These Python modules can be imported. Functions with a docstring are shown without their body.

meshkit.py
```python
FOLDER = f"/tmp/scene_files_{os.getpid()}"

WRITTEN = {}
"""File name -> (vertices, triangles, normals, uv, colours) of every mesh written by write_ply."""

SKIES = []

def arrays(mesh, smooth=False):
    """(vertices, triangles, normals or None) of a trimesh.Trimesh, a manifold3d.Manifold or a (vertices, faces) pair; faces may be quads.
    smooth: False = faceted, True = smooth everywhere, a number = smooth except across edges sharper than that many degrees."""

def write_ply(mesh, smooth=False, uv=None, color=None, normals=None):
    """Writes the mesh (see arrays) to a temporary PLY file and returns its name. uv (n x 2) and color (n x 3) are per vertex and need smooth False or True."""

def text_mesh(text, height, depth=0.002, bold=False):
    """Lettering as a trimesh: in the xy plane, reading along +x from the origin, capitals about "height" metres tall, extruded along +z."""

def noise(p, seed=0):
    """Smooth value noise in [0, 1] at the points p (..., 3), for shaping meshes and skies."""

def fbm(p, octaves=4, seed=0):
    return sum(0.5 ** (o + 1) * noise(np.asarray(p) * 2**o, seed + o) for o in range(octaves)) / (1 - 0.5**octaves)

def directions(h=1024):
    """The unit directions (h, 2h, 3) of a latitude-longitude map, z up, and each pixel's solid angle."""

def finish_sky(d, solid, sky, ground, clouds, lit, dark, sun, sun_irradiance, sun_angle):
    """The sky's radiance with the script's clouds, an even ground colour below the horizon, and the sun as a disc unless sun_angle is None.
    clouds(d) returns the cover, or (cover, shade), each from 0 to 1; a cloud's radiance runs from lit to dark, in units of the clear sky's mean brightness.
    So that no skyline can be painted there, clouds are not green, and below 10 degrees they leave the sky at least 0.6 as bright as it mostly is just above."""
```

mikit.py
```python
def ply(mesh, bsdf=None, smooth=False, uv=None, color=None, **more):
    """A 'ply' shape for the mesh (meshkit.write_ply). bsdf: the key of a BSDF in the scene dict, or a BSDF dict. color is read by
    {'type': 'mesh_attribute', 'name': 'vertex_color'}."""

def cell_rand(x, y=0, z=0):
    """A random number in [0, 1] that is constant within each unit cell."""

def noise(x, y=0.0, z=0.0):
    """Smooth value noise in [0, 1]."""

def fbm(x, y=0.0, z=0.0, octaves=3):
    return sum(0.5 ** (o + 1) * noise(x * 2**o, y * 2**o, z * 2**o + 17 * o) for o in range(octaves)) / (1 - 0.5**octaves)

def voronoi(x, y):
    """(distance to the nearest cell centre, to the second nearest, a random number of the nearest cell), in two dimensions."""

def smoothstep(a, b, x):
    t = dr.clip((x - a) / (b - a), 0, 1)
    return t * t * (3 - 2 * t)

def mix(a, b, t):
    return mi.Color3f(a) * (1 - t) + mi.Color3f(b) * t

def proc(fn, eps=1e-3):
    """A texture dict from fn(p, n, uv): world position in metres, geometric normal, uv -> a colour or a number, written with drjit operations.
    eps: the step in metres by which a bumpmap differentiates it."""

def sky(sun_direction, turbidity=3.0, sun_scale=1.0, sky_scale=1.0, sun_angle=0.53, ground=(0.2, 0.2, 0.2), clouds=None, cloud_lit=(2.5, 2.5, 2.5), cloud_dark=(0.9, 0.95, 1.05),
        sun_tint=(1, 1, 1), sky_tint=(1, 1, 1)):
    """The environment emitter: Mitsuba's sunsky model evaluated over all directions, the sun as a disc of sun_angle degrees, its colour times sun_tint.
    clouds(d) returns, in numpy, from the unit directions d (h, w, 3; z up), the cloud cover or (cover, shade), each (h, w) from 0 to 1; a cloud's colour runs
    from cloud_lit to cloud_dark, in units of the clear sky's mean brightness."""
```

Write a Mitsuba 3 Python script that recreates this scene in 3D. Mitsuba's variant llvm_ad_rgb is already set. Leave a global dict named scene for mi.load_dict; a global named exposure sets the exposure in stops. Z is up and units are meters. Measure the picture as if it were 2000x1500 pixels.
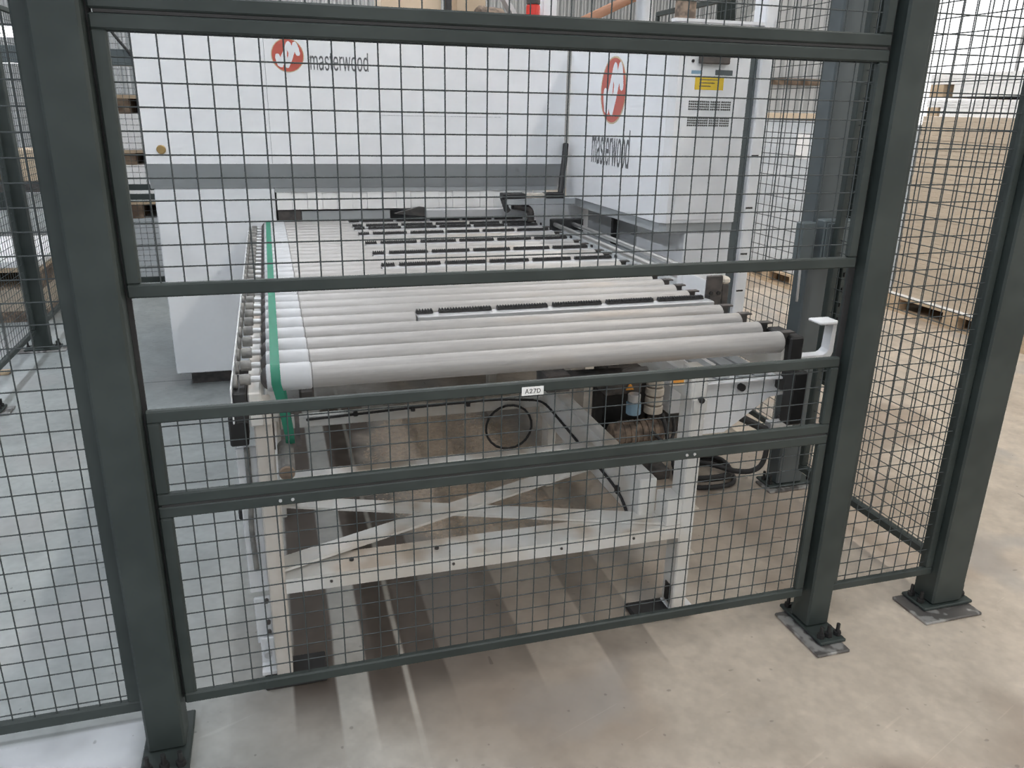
import math, random
import numpy as np
import trimesh
import drjit as dr
import mitsuba as mi
import mikit, meshkit
from shapely.geometry import Polygon
from shapely.ops import unary_union

T = mi.ScalarTransform4f
PI = math.pi
rng = random.Random(7)
scene, labels = {}, {}

# ------------------------------------------------------------------ camera, light, exposure
EYE = np.array([0.24802, -1.89736, 1.65170])
FWD = np.array([0.274402, 0.903873, -0.328204])
UP = np.array([0.075984, 0.319857, 0.944414])
scene['camera'] = {'type': 'perspective', 'fov': 65.6626, 'fov_axis': 'x', 'near_clip': 0.02, 'far_clip': 200.0,
                   'to_world': T().look_at(origin=EYE.tolist(), target=(EYE + FWD).tolist(), up=UP.tolist())}
exposure = 0.14
CEIL = 5.6
LAMPS = [(-3.9, (0.93, 0.99, 1.09), 33.0), (0.45, (0.97, 1.0, 1.04), 25.0), (3.6, (1.05, 1.0, 0.93), 36.0)]   # x, tint, radiance: rows of tube lights along y
LAMP_Y0, LAMP_Y1, LAMP_W = -9.0, 15.0, 0.16
DAY = 1.6          # radiance of the added glowing window band at the right
SKYFILL = 0.0

# ------------------------------------------------------------------ helpers
def concat(ms):
    return trimesh.util.concatenate([m for m in ms])

def box(x0, x1, y0, y1, z0, z1, bev=0.0):
    if bev <= 0:
        m = trimesh.creation.box(extents=(x1 - x0, y1 - y0, z1 - z0))
        m.apply_translation(((x0 + x1) / 2, (y0 + y1) / 2, (z0 + z1) / 2))
        return m
    bev = min(bev, (x1 - x0) * .45, (y1 - y0) * .45, (z1 - z0) * .45)
    p = []
    for sx, ex in ((x0, 1), (x1, -1)):
        for sy, ey in ((y0, 1), (y1, -1)):
            for sz, ez in ((z0, 1), (z1, -1)):
                p += [(sx, sy + ey * bev, sz + ez * bev), (sx + ex * bev, sy, sz + ez * bev), (sx + ex * bev, sy + ey * bev, sz)]
    return trimesh.convex.convex_hull(np.array(p))

def frame_of(d):
    d = np.asarray(d, float); d = d / np.linalg.norm(d)
    a = np.array([0, 0, 1.0]) if abs(d[2]) < .9 else np.array([1.0, 0, 0])
    u = np.cross(a, d); u /= np.linalg.norm(u)
    return u, np.cross(d, u)

def tube(pts, r, n=8, caps=True):
    pts = np.asarray(pts, float)
    rs = np.full(len(pts), r) if np.isscalar(r) else np.asarray(r, float)
    v, u = [], None
    for i, p in enumerate(pts):
        d = pts[min(i + 1, len(pts) - 1)] - pts[max(i - 1, 0)]
        d = d / (np.linalg.norm(d) + 1e-12)
        if u is None:
            u, w = frame_of(d)
        else:
            u = u - d * (u @ d); u /= np.linalg.norm(u)
            w = np.cross(d, u)
        a = np.arange(n) * 2 * PI / n + PI / n
        v.append(p + rs[i] * (np.cos(a)[:, None] * u + np.sin(a)[:, None] * w))
    v = np.vstack(v); f = []
    for i in range(len(pts) - 1):
        for k in range(n):
            a, b = i * n + k, i * n + (k + 1) % n
            f += [(a, b, b + n), (a, b + n, a + n)]
    if caps:
        e = (len(pts) - 1) * n
        f += [(0, k + 1, k) for k in range(1, n - 1)] + [(e, e + k, e + k + 1) for k in range(1, n - 1)]
    return trimesh.Trimesh(v, np.array(f), process=False)

def bar(p, q, w, h, up=(0, 0, 1)):
    """rectangular bar from p to q: width w across, height h along up"""
    p, q = np.asarray(p, float), np.asarray(q, float)
    d = (q - p) / np.linalg.norm(q - p); up = np.asarray(up, float)
    s = np.cross(d, up); s /= np.linalg.norm(s); t = np.cross(s, d)
    v = [e + a * w / 2 * s + b * h / 2 * t for e in (p, q) for a in (-1, 1) for b in (-1, 1)]
    return trimesh.convex.convex_hull(np.array(v))

def cyl(p, q, r, n=20, bev=0.0):
    p, q = np.asarray(p, float), np.asarray(q, float)
    if bev:
        d = (q - p) / np.linalg.norm(q - p)
        return tube([p, p + d * bev, q - d * bev, q], [r - bev, r, r, r - bev], n)
    return tube([p, q], r, n)

def smooth_path(pts, k=8):
    pts = np.asarray(pts, float)
    P = np.vstack([2 * pts[0] - pts[1], pts, 2 * pts[-1] - pts[-2]])
    out = []
    for i in range(1, len(P) - 2):
        for t in np.arange(k) / k:
            a, b, c, d = P[i - 1], P[i], P[i + 1], P[i + 2]
            out.append(.5 * (2 * b + (c - a) * t + (2 * a - 5 * b + 4 * c - d) * t * t + (3 * b - a - 3 * c + d) * t ** 3))
    out.append(pts[-1])
    return np.array(out)

def prism(poly, axis, a0, a1):
    """polygon (2-D points) extruded along an axis: 'x' -> (y,z) plane, 'y' -> (x,z) plane, 'z' -> (x,y) plane"""
    pg = poly if hasattr(poly, 'exterior') else Polygon(poly)
    m = trimesh.creation.extrude_polygon(pg, a1 - a0, engine='earcut')
    v = m.vertices.copy()
    if axis == 'z':
        w = np.c_[v[:, 0], v[:, 1], v[:, 2] + a0]; flip = False
    elif axis == 'y':
        w = np.c_[v[:, 0], v[:, 2] + a0, v[:, 1]]; flip = True
    else:
        w = np.c_[v[:, 2] + a0, v[:, 0], v[:, 1]]; flip = False
    f = m.faces[:, ::-1] if flip else m.faces
    return trimesh.Trimesh(w, f, process=False)

def numbered(key):
    if key not in taken:
        taken.add(key); return key
    i = 1
    while f'{key}_{i:03d}' in taken:
        i += 1
    taken.add(f'{key}_{i:03d}')
    return f'{key}_{i:03d}'
taken = set()

def put(key, mesh, mat, smooth=False, **more):
    if isinstance(mesh, dict):
        scene[key] = {**mesh, **more}
    else:
        scene[key] = mikit.ply(mesh, mat, smooth=smooth, **more)
    return key

def thing(name, label, cat, group=None, kind=None):
    k = numbered(name)
    labels[k] = {'label': label, 'category': cat}
    if group: labels[k]['group'] = group
    if kind: labels[k]['kind'] = kind
    return k

def solid(name, mesh, mat, label, cat, group=None, smooth=False, kind=None):
    k = thing(name, label, cat, group, kind)
    return put(k, mesh, mat, smooth)

def part(parent, name, mesh, mat, smooth=False, label=None, kind=None, **more):
    k = numbered(parent + '__' + name)
    put(k, mesh, mat, smooth, **more)
    if label or kind:
        labels[k] = {}
        if label: labels[k]['label'] = label
        if kind: labels[k]['kind'] = kind
    return k

def struct(name, mesh, mat, label, cat, smooth=False, **more):
    k = numbered(name); put(k, mesh, mat, smooth, **more)
    labels[k] = {'label': label, 'category': cat, 'kind': 'structure'}
    return k

# ------------------------------------------------------------------ materials
def mat(name, base, rough=0.5, metallic=0.0, spec=0.5, **kw):
    b = {'type': 'rgb', 'value': list(base)} if isinstance(base, (tuple, list)) else mikit.proc(base)
    r = rough if not callable(rough) else mikit.proc(rough)
    scene[name] = {'type': 'twosided', 'bsdf': {'type': 'principled', 'base_color': b, 'roughness': r, 'metallic': metallic, 'specular': spec, **kw}}
    return name

def speckle(a, b, s=9.0, stretch=(1, 1, 1)):
    def fn(p, n, uv):
        t = mikit.fbm(p.x * s * stretch[0], p.y * s * stretch[1], p.z * s * stretch[2], 3)
        return mikit.mix(a, b, mikit.smoothstep(0.3, 0.7, t))
    return fn

STEEL = mat('mat_guard_steel', speckle((.024, .032, .030), (.033, .042, .039), 6.0), 0.5, spec=0.35)
WIRE = mat('mat_guard_wire', (.045, .054, .055), 0.5, spec=0.35)
WHITE = mat('mat_white_paint', speckle((.76, .78, .80), (.80, .815, .83), 2.0), 0.38, spec=0.4)
GREYP = mat('mat_grey_paint', (.34, .36, .37), 0.5)
WALLIN = mat('mat_recess_grey', (.36, .38, .39), 0.5)

def frame_col(p, n, uv):
    d = mikit.fbm(p.x * 7, p.y * 7, p.z * 7, 3)
    low = mikit.smoothstep(0.5, 0.75, d) * mikit.smoothstep(.5, .9, n.z) * 0.8
    c = mikit.mix((.62, .62, .60), (.55, .52, .47), mikit.smoothstep(.35, .7, d))
    return mikit.mix(c, (.40, .33, .26), low)
FRAME = mat('mat_table_frame', frame_col, 0.55)

def leg_col(p, n, uv):
    d = mikit.fbm(p.x * 20, p.y * 20, p.z * 5, 3)
    return mikit.mix((.56, .53, .49), (.50, .46, .41), mikit.smoothstep(.3, .7, d))
DUSTY = mat('mat_dusty_paint', leg_col, 0.6)

def roller_col(p, n, uv):
    s = mikit.fbm(p.x * 3, p.y * 160, p.z * 160, 3)
    b = mikit.noise(p.x * 6, p.y * 30, p.z * 30)
    c = mikit.mix((.31, .304, .295), (.40, .39, .378), s)
    dirt = mikit.smoothstep(.55, .85, b) * mikit.smoothstep(.7, 1.3, p.x) * .35
    return mikit.mix(c, (.36, .29, .22), dirt)
ALU = mat('mat_roller_steel', roller_col, 0.42, metallic=0.25, spec=0.5)
SLEEVE = mat('mat_sleeve_plastic', (.46, .475, .49), 0.45)
RAILALU = mat('mat_rail_aluminium', (.50, .51, .52), 0.4, metallic=0.4)
SILVER = mat('mat_bright_steel', (.68, .67, .65), 0.25, metallic=0.9)
ZINC = mat('mat_zinc', (.55, .56, .57), 0.38, metallic=0.6)
GREEN = mat('mat_green_belt', (.018, .17, .105), 0.55)
BLACK = mat('mat_black_plastic', (.012, .012, .012), 0.5)
DARK = mat('mat_dark_steel', speckle((.03, .03, .029), (.07, .06, .055), 25.0), 0.5)
BUSH = mat('mat_grey_bushing', speckle((.14, .14, .135), (.24, .235, .22), 40.0), 0.5)
BROWN = mat('mat_dusty_brown', speckle((.09, .07, .055), (.24, .18, .135), 30.0), 0.8)
CREAM = mat('mat_cream', (.55, .50, .43), 0.5)
RED = mat('mat_logo_red', (.44, .085, .060), 0.4)
TAN = mat('mat_logo_rim', (.50, .40, .26), 0.5)
PRINT = mat('mat_print_grey', (.085, .09, .095), 0.5)
LOGOW = mat('mat_logo_white', (.74, .76, .78), 0.4)
YELLOW = mat('mat_sticker_yellow', (.60, .43, .035), 0.5)
PAPER = mat('mat_paper_white', (.78, .78, .77), 0.6)
INK = mat('mat_ink', (.03, .03, .03), 0.6)
BRASS = mat('mat_brass', (.38, .26, .11), 0.35, metallic=0.7)
REDL = mat('mat_beacon_red', (.55, .035, .025), 0.3)
ORANGE = mat('mat_orange', (.70, .30, .05), 0.5)
BOXTEAL = mat('mat_box_grey_blue', (.085, .105, .11), 0.45)
RUBBER = mat('mat_rubber', (.022, .022, .022), 0.75)
PIPE = mat('mat_pipe_brown', (.30, .15, .09), 0.5)
BLUE = mat('mat_pale_blue', (.20, .32, .42), 0.4)

def wood_col(p, n, uv):
    g = mikit.fbm(p.x * 6, p.y * 6, p.z * 60, 3)
    return mikit.mix((.36, .27, .18), (.52, .41, .29), g)
WOOD = mat('mat_pallet_wood', wood_col, 0.75, spec=0.2)
WOODD = mat('mat_old_wood', speckle((.10, .07, .05), (.20, .15, .11), 12.0), 0.8, spec=0.2)

def chip_col(p, n, uv):
    s = mikit.noise(p.x * 90, p.y * 90, p.z * 90)
    l = mikit.noise(3.1, 1.7, p.z * 52)
    w = mikit.fbm(p.x * 1.3, p.y * 1.3, p.z * 1.3, 2)
    c = mikit.mix((.44, .365, .285), (.53, .455, .36), s * .5 + l * .5)
    return c * (0.9 + .2 * w)
CHIP = mat('mat_chipboard', chip_col, 0.8, spec=0.2)
MELA = mat('mat_white_board', (.88, .88, .87), 0.45)

def wrap_col(p, n, uv):
    s = mikit.fbm(p.x * 2, p.y * 2, p.z * 9, 3)
    return mikit.mix((.40, .43, .45), (.58, .61, .63), s)
WRAP = mat('mat_stretch_wrap', wrap_col, 0.25, spec=0.6)
CARD = mat('mat_cardboard', (.50, .40, .29), 0.75)

def floor_col(p, n, uv):
    big = mikit.fbm(p.x * .55 + 3, p.y * .55, 0.0, 3)
    med = mikit.fbm(p.x * 2.3, p.y * 2.3, 5.0, 4)
    mot = mikit.fbm(p.x * 7 + 2, p.y * 7, 1.5, 3)
    fine = mikit.fbm(p.x * 40, p.y * 40, 9.0, 3)
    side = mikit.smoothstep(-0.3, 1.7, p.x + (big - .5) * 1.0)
    c = mikit.mix((.275, .297, .293), (.465, .405, .335), side)  # cool left, warm right: tint of the mixed lamps put into the colour
    c = c * (0.60 + 0.50 * med + .30 * mot) * (0.90 + .20 * fine)
    # brown oily wear patches in the walkway
    b = mikit.smoothstep(.50, .72, mikit.fbm(p.x * 1.7 + 9.2, p.y * 1.7 + 3.3, 2.0, 4))
    c = mikit.mix(c, mi.Color3f(.235, .185, .145) * (.8 + .4 * mot), b * .7 * side)
    g = mikit.smoothstep(.55, .72, mikit.fbm(p.x * 2.6 + 1.2, p.y * 2.6 + 7.3, 6.0, 4))
    c = mikit.mix(c, mi.Color3f(.30, .30, .295), g * .45)
    # sawdust swept under the table
    e = dr.sqrt(dr.square((p.x - 1.02) / .46) + dr.square((p.y - 1.55) / .85))
    d = mikit.smoothstep(1.15, .55, e + (mikit.fbm(p.x * 5, p.y * 5, 1.0, 3) - .5) * 1.1)
    grain = mikit.fbm(p.x * 60, p.y * 60, 4.0, 3)
    c = mikit.mix(c, mikit.mix((.25, .185, .135), (.58, .47, .36), grain), d * .8)
    # browner, darker oval below the front of the table
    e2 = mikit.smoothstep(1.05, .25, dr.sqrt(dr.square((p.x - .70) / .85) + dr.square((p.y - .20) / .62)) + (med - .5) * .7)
    lit_gap = mikit.smoothstep(.325, .335, p.x) * mikit.smoothstep(.43, .42, p.x) + mikit.smoothstep(.527, .533, p.x) * mikit.smoothstep(.55, .544, p.x)  # lit gaps between the shadow bands, painted paler
    c = mikit.mix(c, mi.Color3f(.215, .17, .135) * (.8 + .4 * mot), e2 * .55 * (1 - .8 * lit_gap))
    # table shadow bands painted lengthwise into the floor colour, lit strips between
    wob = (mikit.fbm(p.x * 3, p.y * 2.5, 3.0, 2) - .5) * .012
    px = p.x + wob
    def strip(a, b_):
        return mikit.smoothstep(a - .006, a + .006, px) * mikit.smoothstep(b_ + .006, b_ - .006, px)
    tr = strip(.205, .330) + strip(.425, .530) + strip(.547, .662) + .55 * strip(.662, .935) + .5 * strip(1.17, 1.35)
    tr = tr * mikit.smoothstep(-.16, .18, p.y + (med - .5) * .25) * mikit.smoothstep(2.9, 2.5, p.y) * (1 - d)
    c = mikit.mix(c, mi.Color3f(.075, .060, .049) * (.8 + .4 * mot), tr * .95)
    # pale worn concrete by the left post
    pale = mikit.smoothstep(-.17, -.25, p.x + (med - .5) * .05) * mikit.smoothstep(.13, .10, p.y + (med - .5) * .06)
    c = mikit.mix(c, mi.Color3f(.47, .49, .51) * (.75 + .5 * mot), pale)
    # slab joints
    j = dr.minimum(dr.abs(p.y - 3.2), dr.abs(p.y - .125) + dr.select(p.x > -.2, 1.0, 0.0))
    c = c * (1 - .35 * mikit.smoothstep(.012, .003, j))
    # scratches and small chips
    sc = mikit.noise(p.x * 3 + p.y * 1.3, p.y * 70 - p.x * 26, 2.0)
    c = c * (1 + .09 * mikit.smoothstep(.95, .98, sc))
    chip = mikit.smoothstep(.955, .985, mikit.noise(p.x * 31, p.y * 31, 3.0))
    return c * (1 - .30 * chip)

def floor_rough(p, n, uv):
    m = mikit.fbm(p.x * 3, p.y * 3, 8.0, 3)
    return 0.34 + .2 * m
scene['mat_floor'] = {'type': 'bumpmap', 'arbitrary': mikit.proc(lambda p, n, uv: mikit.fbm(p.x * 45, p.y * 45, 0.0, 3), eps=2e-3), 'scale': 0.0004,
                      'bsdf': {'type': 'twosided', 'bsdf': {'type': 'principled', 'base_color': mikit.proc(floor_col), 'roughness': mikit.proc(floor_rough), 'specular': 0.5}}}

def wall_col(p, n, uv):
    r = mikit.smoothstep(.35, .65, .5 + .5 * dr.sin(p.x * 42 + p.y * 42))
    return mikit.mix((.34, .355, .36), (.46, .47, .475), r)
WALLM = mat('mat_cladding', wall_col, 0.6)
CEILM = mat('mat_ceiling', (.16, .165, .17), 0.8)

def emit(c):
    return {'type': 'area', 'radiance': {'type': 'rgb', 'value': [float(x) for x in c]}}

def shim_col(p, n, uv):
    w = mikit.smoothstep(.42, .62, mikit.fbm(p.x * 25, p.y * 25, 1.0, 3))
    return mikit.mix((.13, .125, .12), (.42, .42, .41), w * .8)
SHIM = mat('mat_worn_plate', shim_col, 0.35, metallic=0.5)

mat('mat_far_post_lit', speckle((.060, .074, .078), (.075, .09, .095), 5.0), 0.35, spec=.5)  # lighter, bluer copy of the guard steel; reflected light put into its colour

# ------------------------------------------------------------------ room shell
WX0, WX1, WY0, WY1 = -9.0, 12.0, -9.0, 15.0
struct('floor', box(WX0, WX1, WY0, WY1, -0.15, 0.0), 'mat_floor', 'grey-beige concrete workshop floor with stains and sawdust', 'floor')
struct('ceiling', box(WX0, WX1, WY0, WY1, CEIL, CEIL + .2), CEILM, 'pale ceiling of the hall', 'ceiling')

def cladding(x0, x1, y, sgn):
    n = int((x1 - x0) / .075); v, f = [], []
    prof = [(0, 0), (.25, 0), (.4, .03), (.85, .03), (1.0, 0)]
    xs = []
    for i in range(n):
        xs += [(x0 + (i + a) * (x1 - x0) / n, b) for a, b in prof[:-1]]
    xs.append((x1, 0))
    return xs
xs = cladding(WX0, WX1, WY1, 1)
pg = Polygon([(x, WY1 - b) for x, b in xs] + [(WX1, WY1 + .2), (WX0, WY1 + .2)])
struct('wall_back', prism(pg, 'z', 0, CEIL), WALLM, 'grey corrugated cladding at the far end of the hall', 'wall')
struct('wall_left', box(WX0 - .2, WX0, WY0, WY1, 0, CEIL), WALLM, 'grey wall at the left of the hall', 'wall')
struct('wall_right', concat([box(WX1, WX1 + .2, WY0, WY1, 0, 1.2), box(WX1, WX1 + .2, WY0, WY1, 5.0, CEIL)]), WALLM, 'pale wall below the added window band at the right', 'wall')
struct('wall_front', box(WX0, WX1, WY0 - .2, WY0, 0, CEIL), WHITE, 'white wall behind the viewer', 'wall')
w1 = numbered('window_1')
labels[w1] = {'label': 'added bright panels along the right wall, glowing in place of daylight', 'category': 'window', 'kind': 'structure'}
scene[w1] = {**mikit.ply(box(WX1 + .02, WX1 + .06, WY0, WY1, 1.2, 5.0), MELA), 'emitter': emit((DAY, DAY * .985, DAY * .96))}  # glowing band added to whiten the upper right and give daylight
for i in range(9):
    y = WY0 + i * 3.0
    part(w1, 'mullion', box(WX1 - .04, WX1 + .02, y - .04, y + .04, 1.2, 5.0), WHITE)

for i, (lx, tint, rad) in enumerate(LAMPS):
    t = thing('ceiling_light', ['long tube light row high above the left fence', 'long tube light row high above the roller table', 'long tube light row high above the aisle before the board stacks'][i], 'ceiling light', 'tube light rows under the ceiling')
    part(t, 'housing', box(lx - .17, lx + .17, LAMP_Y0, LAMP_Y1 - .5, CEIL - .12, CEIL), WHITE)
    m = box(lx - LAMP_W / 2, lx + LAMP_W / 2, LAMP_Y0 + .05, LAMP_Y1 - .55, CEIL - .16, CEIL - .121)
    scene[numbered(t + '__diffuser')] = {**mikit.ply(m, MELA), 'emitter': emit([rad * c for c in tint])}

# ------------------------------------------------------------------ machine guard fence
FT = 0.03   # frame tube

def mesh_panel(name, label, axis, at, a0, a1, z0, z1, wa0, wz0, step_a=0.05, step_z=0.048, ft=0.031, dep=0.02, extra=(), group=None, wr=0.0017):
    """framed wire panel; axis 'x': spans x at y=at; axis 'y': spans y at x=at"""
    t = thing(name, label, 'fence panel', group)
    def bx(p0, p1, c0, c1):
        return box(p0, p1, at - dep / 2, at + dep / 2, c0, c1, .004) if axis == 'x' else box(at - dep / 2, at + dep / 2, p0, p1, c0, c1, .004)
    part(t, 'top_rail', bx(a0, a1, z1 - ft, z1), STEEL)
    part(t, 'bottom_rail', bx(a0, a1, z0, z0 + ft), STEEL)
    part(t, 'stile', bx(a0, a0 + ft, z0 + ft, z1 - ft), STEEL)
    part(t, 'stile', bx(a1 - ft, a1, z0 + ft, z1 - ft), STEEL)
    ws = []
    def P(a, z, o):
        return (a, at + o, z) if axis == 'x' else (at + o, a, z)
    k = math.ceil((a0 + ft - wa0) / step_a - 1e-6); a = wa0 + k * step_a
    while a < a1 - ft:
        if a > a0 + ft + .004:
            ws.append(tube([P(a, z0 + ft * .6, 0.0), P(a, z1 - ft * .6, 0.0)], wr, 5))
        a += step_a
    k = math.ceil((z0 + ft - wz0) / step_z - 1e-6); z = wz0 + k * step_z
    while z < z1 - ft:
        if z > z0 + ft + .004:
            ws.append(tube([P(a0 + ft * .6, z, .0042), P(a1 - ft * .6, z, .0042)], wr, 5))
        z += step_z
    part(t, 'wire_grid', concat(ws), WIRE, smooth=True, kind='stuff', label='welded dark wire grid')
    return t

PZ = 2.25
def guard_post(label, x0, x1, y0, y1, plate, shim, bolts, rail=None, h=PZ, m=None):
    t = thing('guard_post', label, 'fence post', 'dark green-grey fence posts')
    part(t, 'post', box(x0, x1, y0, y1, .0245, h, .006), m or STEEL)
    part(t, 'base_plate', box(*plate, .012, .024, .003), STEEL)
    if shim:
        part(t, 'shim_plate', box(*shim, 0, .0115, .003), SHIM, label='worn bright steel floor plate')
    for fx0, fx1 in (rail or ()):
        part(t, 'flange', box(fx0, fx1, .0125, .0185, .14, h - .02), RUBBER, label='dark strip behind the panel edge')
    for bx_, by in bolts:
        b = part(t, 'anchor_bolt', concat([cyl((bx_, by, .0242), (bx_, by, .066), .0062, 8), cyl((bx_, by, .0245), (bx_, by, .038), .0125, 6)]), BLACK)
    return t

FX0, FX1 = -0.071, 1.846
guard_post('thick dark fence post at the left of the roller table opening', -.172, -.078, -.045, .045, (-.185, -.065, -.13, .10), None,
           [(-.165, -.105), (-.125, -.105), (-.085, -.105), (-.125, .08)], rail=[(-.0775, -.067), (-.178, -.1725)])
guard_post('dark fence post right of the table opening, on a bright worn plate', 1.864, 1.95, -.032, .056, (1.858, 1.956, -.118, .112), (1.822, 1.945, -.155, .085),
           [(1.876, -.09), (1.905, -.09), (1.94, -.09), (1.876, .09)], rail=[(1.8435, 1.8635)])
guard_post('rightmost dark fence post, corner of the guard fence', 2.375, 2.505, -.04, .055, (2.335, 2.545, -.05, .062), (2.295, 2.535, -.105, .06),
           [(2.352, -.01), (2.352, .035), (2.528, -.01)])
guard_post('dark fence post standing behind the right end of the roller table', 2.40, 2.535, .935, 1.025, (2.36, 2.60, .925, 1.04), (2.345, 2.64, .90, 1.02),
           [(2.375, .95), (2.375, 1.0), (2.585, .95)], m='mat_far_post_lit')

g_ = 'wire panels of the guard fence front'
mesh_panel('mesh_fence', 'topmost wire panel above the rail gap over the roller table', 'x', 0, FX0, FX1, 1.8232, PZ - .02, 0, 1.905, group=None)
pup = mesh_panel('mesh_fence', 'large framed wire panel in front of the white machine hood', 'x', 0, FX0, FX1, 1.237, 1.8158, 0, 1.735)
pmid = mesh_panel('mesh_fence', 'low wide wire panel below the opening, with white tag on its top rail', 'x', 0, FX0, FX1, .722, .968, -.003, .873, step_z=.0505)
plow = mesh_panel('mesh_fence', 'lowest wire panel in front of the white table legs', 'x', 0, FX0, FX1, .134, .7185, .003, .653, step_z=.0502)
mesh_panel('mesh_fence', 'tall wire panel left of the thick left post', 'x', 0, -1.72, -.1735, .134, PZ - .02, -.225, .683, step_z=.0502, ft=.034)
mesh_panel('mesh_fence', 'narrow tall wire panel between the two right posts', 'x', 0, 1.951, 2.374, .134, PZ - .02, 2.014, .18, step_z=.0495, ft=.028)
mesh_panel('mesh_fence', 'wire side panel running back from the rightmost post', 'y', 2.452, .058, .852, .134, PZ - .02, .10, .18, step_z=.0495, ft=.032, dep=.03)
mesh_panel('mesh_fence', 'wire panel running on behind the far right post', 'y', 2.62, 1.04, 3.0, .134, PZ - .02, 1.08, .18, step_z=.0495, ft=.03)
# vertical ducts beside the far right post
t = thing('cable_duct', 'dark vertical ducts with gaps along the far right post', 'cable duct')
part(t, 'channel', box(2.537, 2.562, .94, 1.01, .5, PZ - .05, .003), STEEL)
part(t, 'channel', box(2.572, 2.60, .925, .985, .5, PZ - .05, .003), STEEL)
for i in range(24):
    part(t, 'clip', box(2.58, 2.592, .918, .926, .6 + i * .066, .618 + i * .066), BLACK)
# gate switch box
t = thing('gate_switch', 'dark grey-blue safety switch box on the far right post', 'switch box')
part(t, 'actuator', box(2.315, 2.385, .885, .934, 1.075, 1.235, .005), BOXTEAL)
part(t, 'housing', box(2.405, 2.565, .868, .9345, 1.06, 1.245, .005), BOXTEAL)
part(t, 'cover', box(2.413, 2.557, .860, .8675, 1.07, 1.235, .003), BOXTEAL)
part(t, 'cable', tube(smooth_path([(2.345, .91, 1.08), (2.345, .905, 1.0), (2.36, .92, .9)]), .006, 6), ZINC, smooth=True)

for k_, zz in ((0, 1.8195), (0, .7203)):
    part(pmid if zz < 1 else pup, 'seal', box(FX0 + .01, FX1 - .01, -.0075, .006, zz - .0032, zz + .0032), RUBBER, label='black seal in the gap between the panels')
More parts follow.
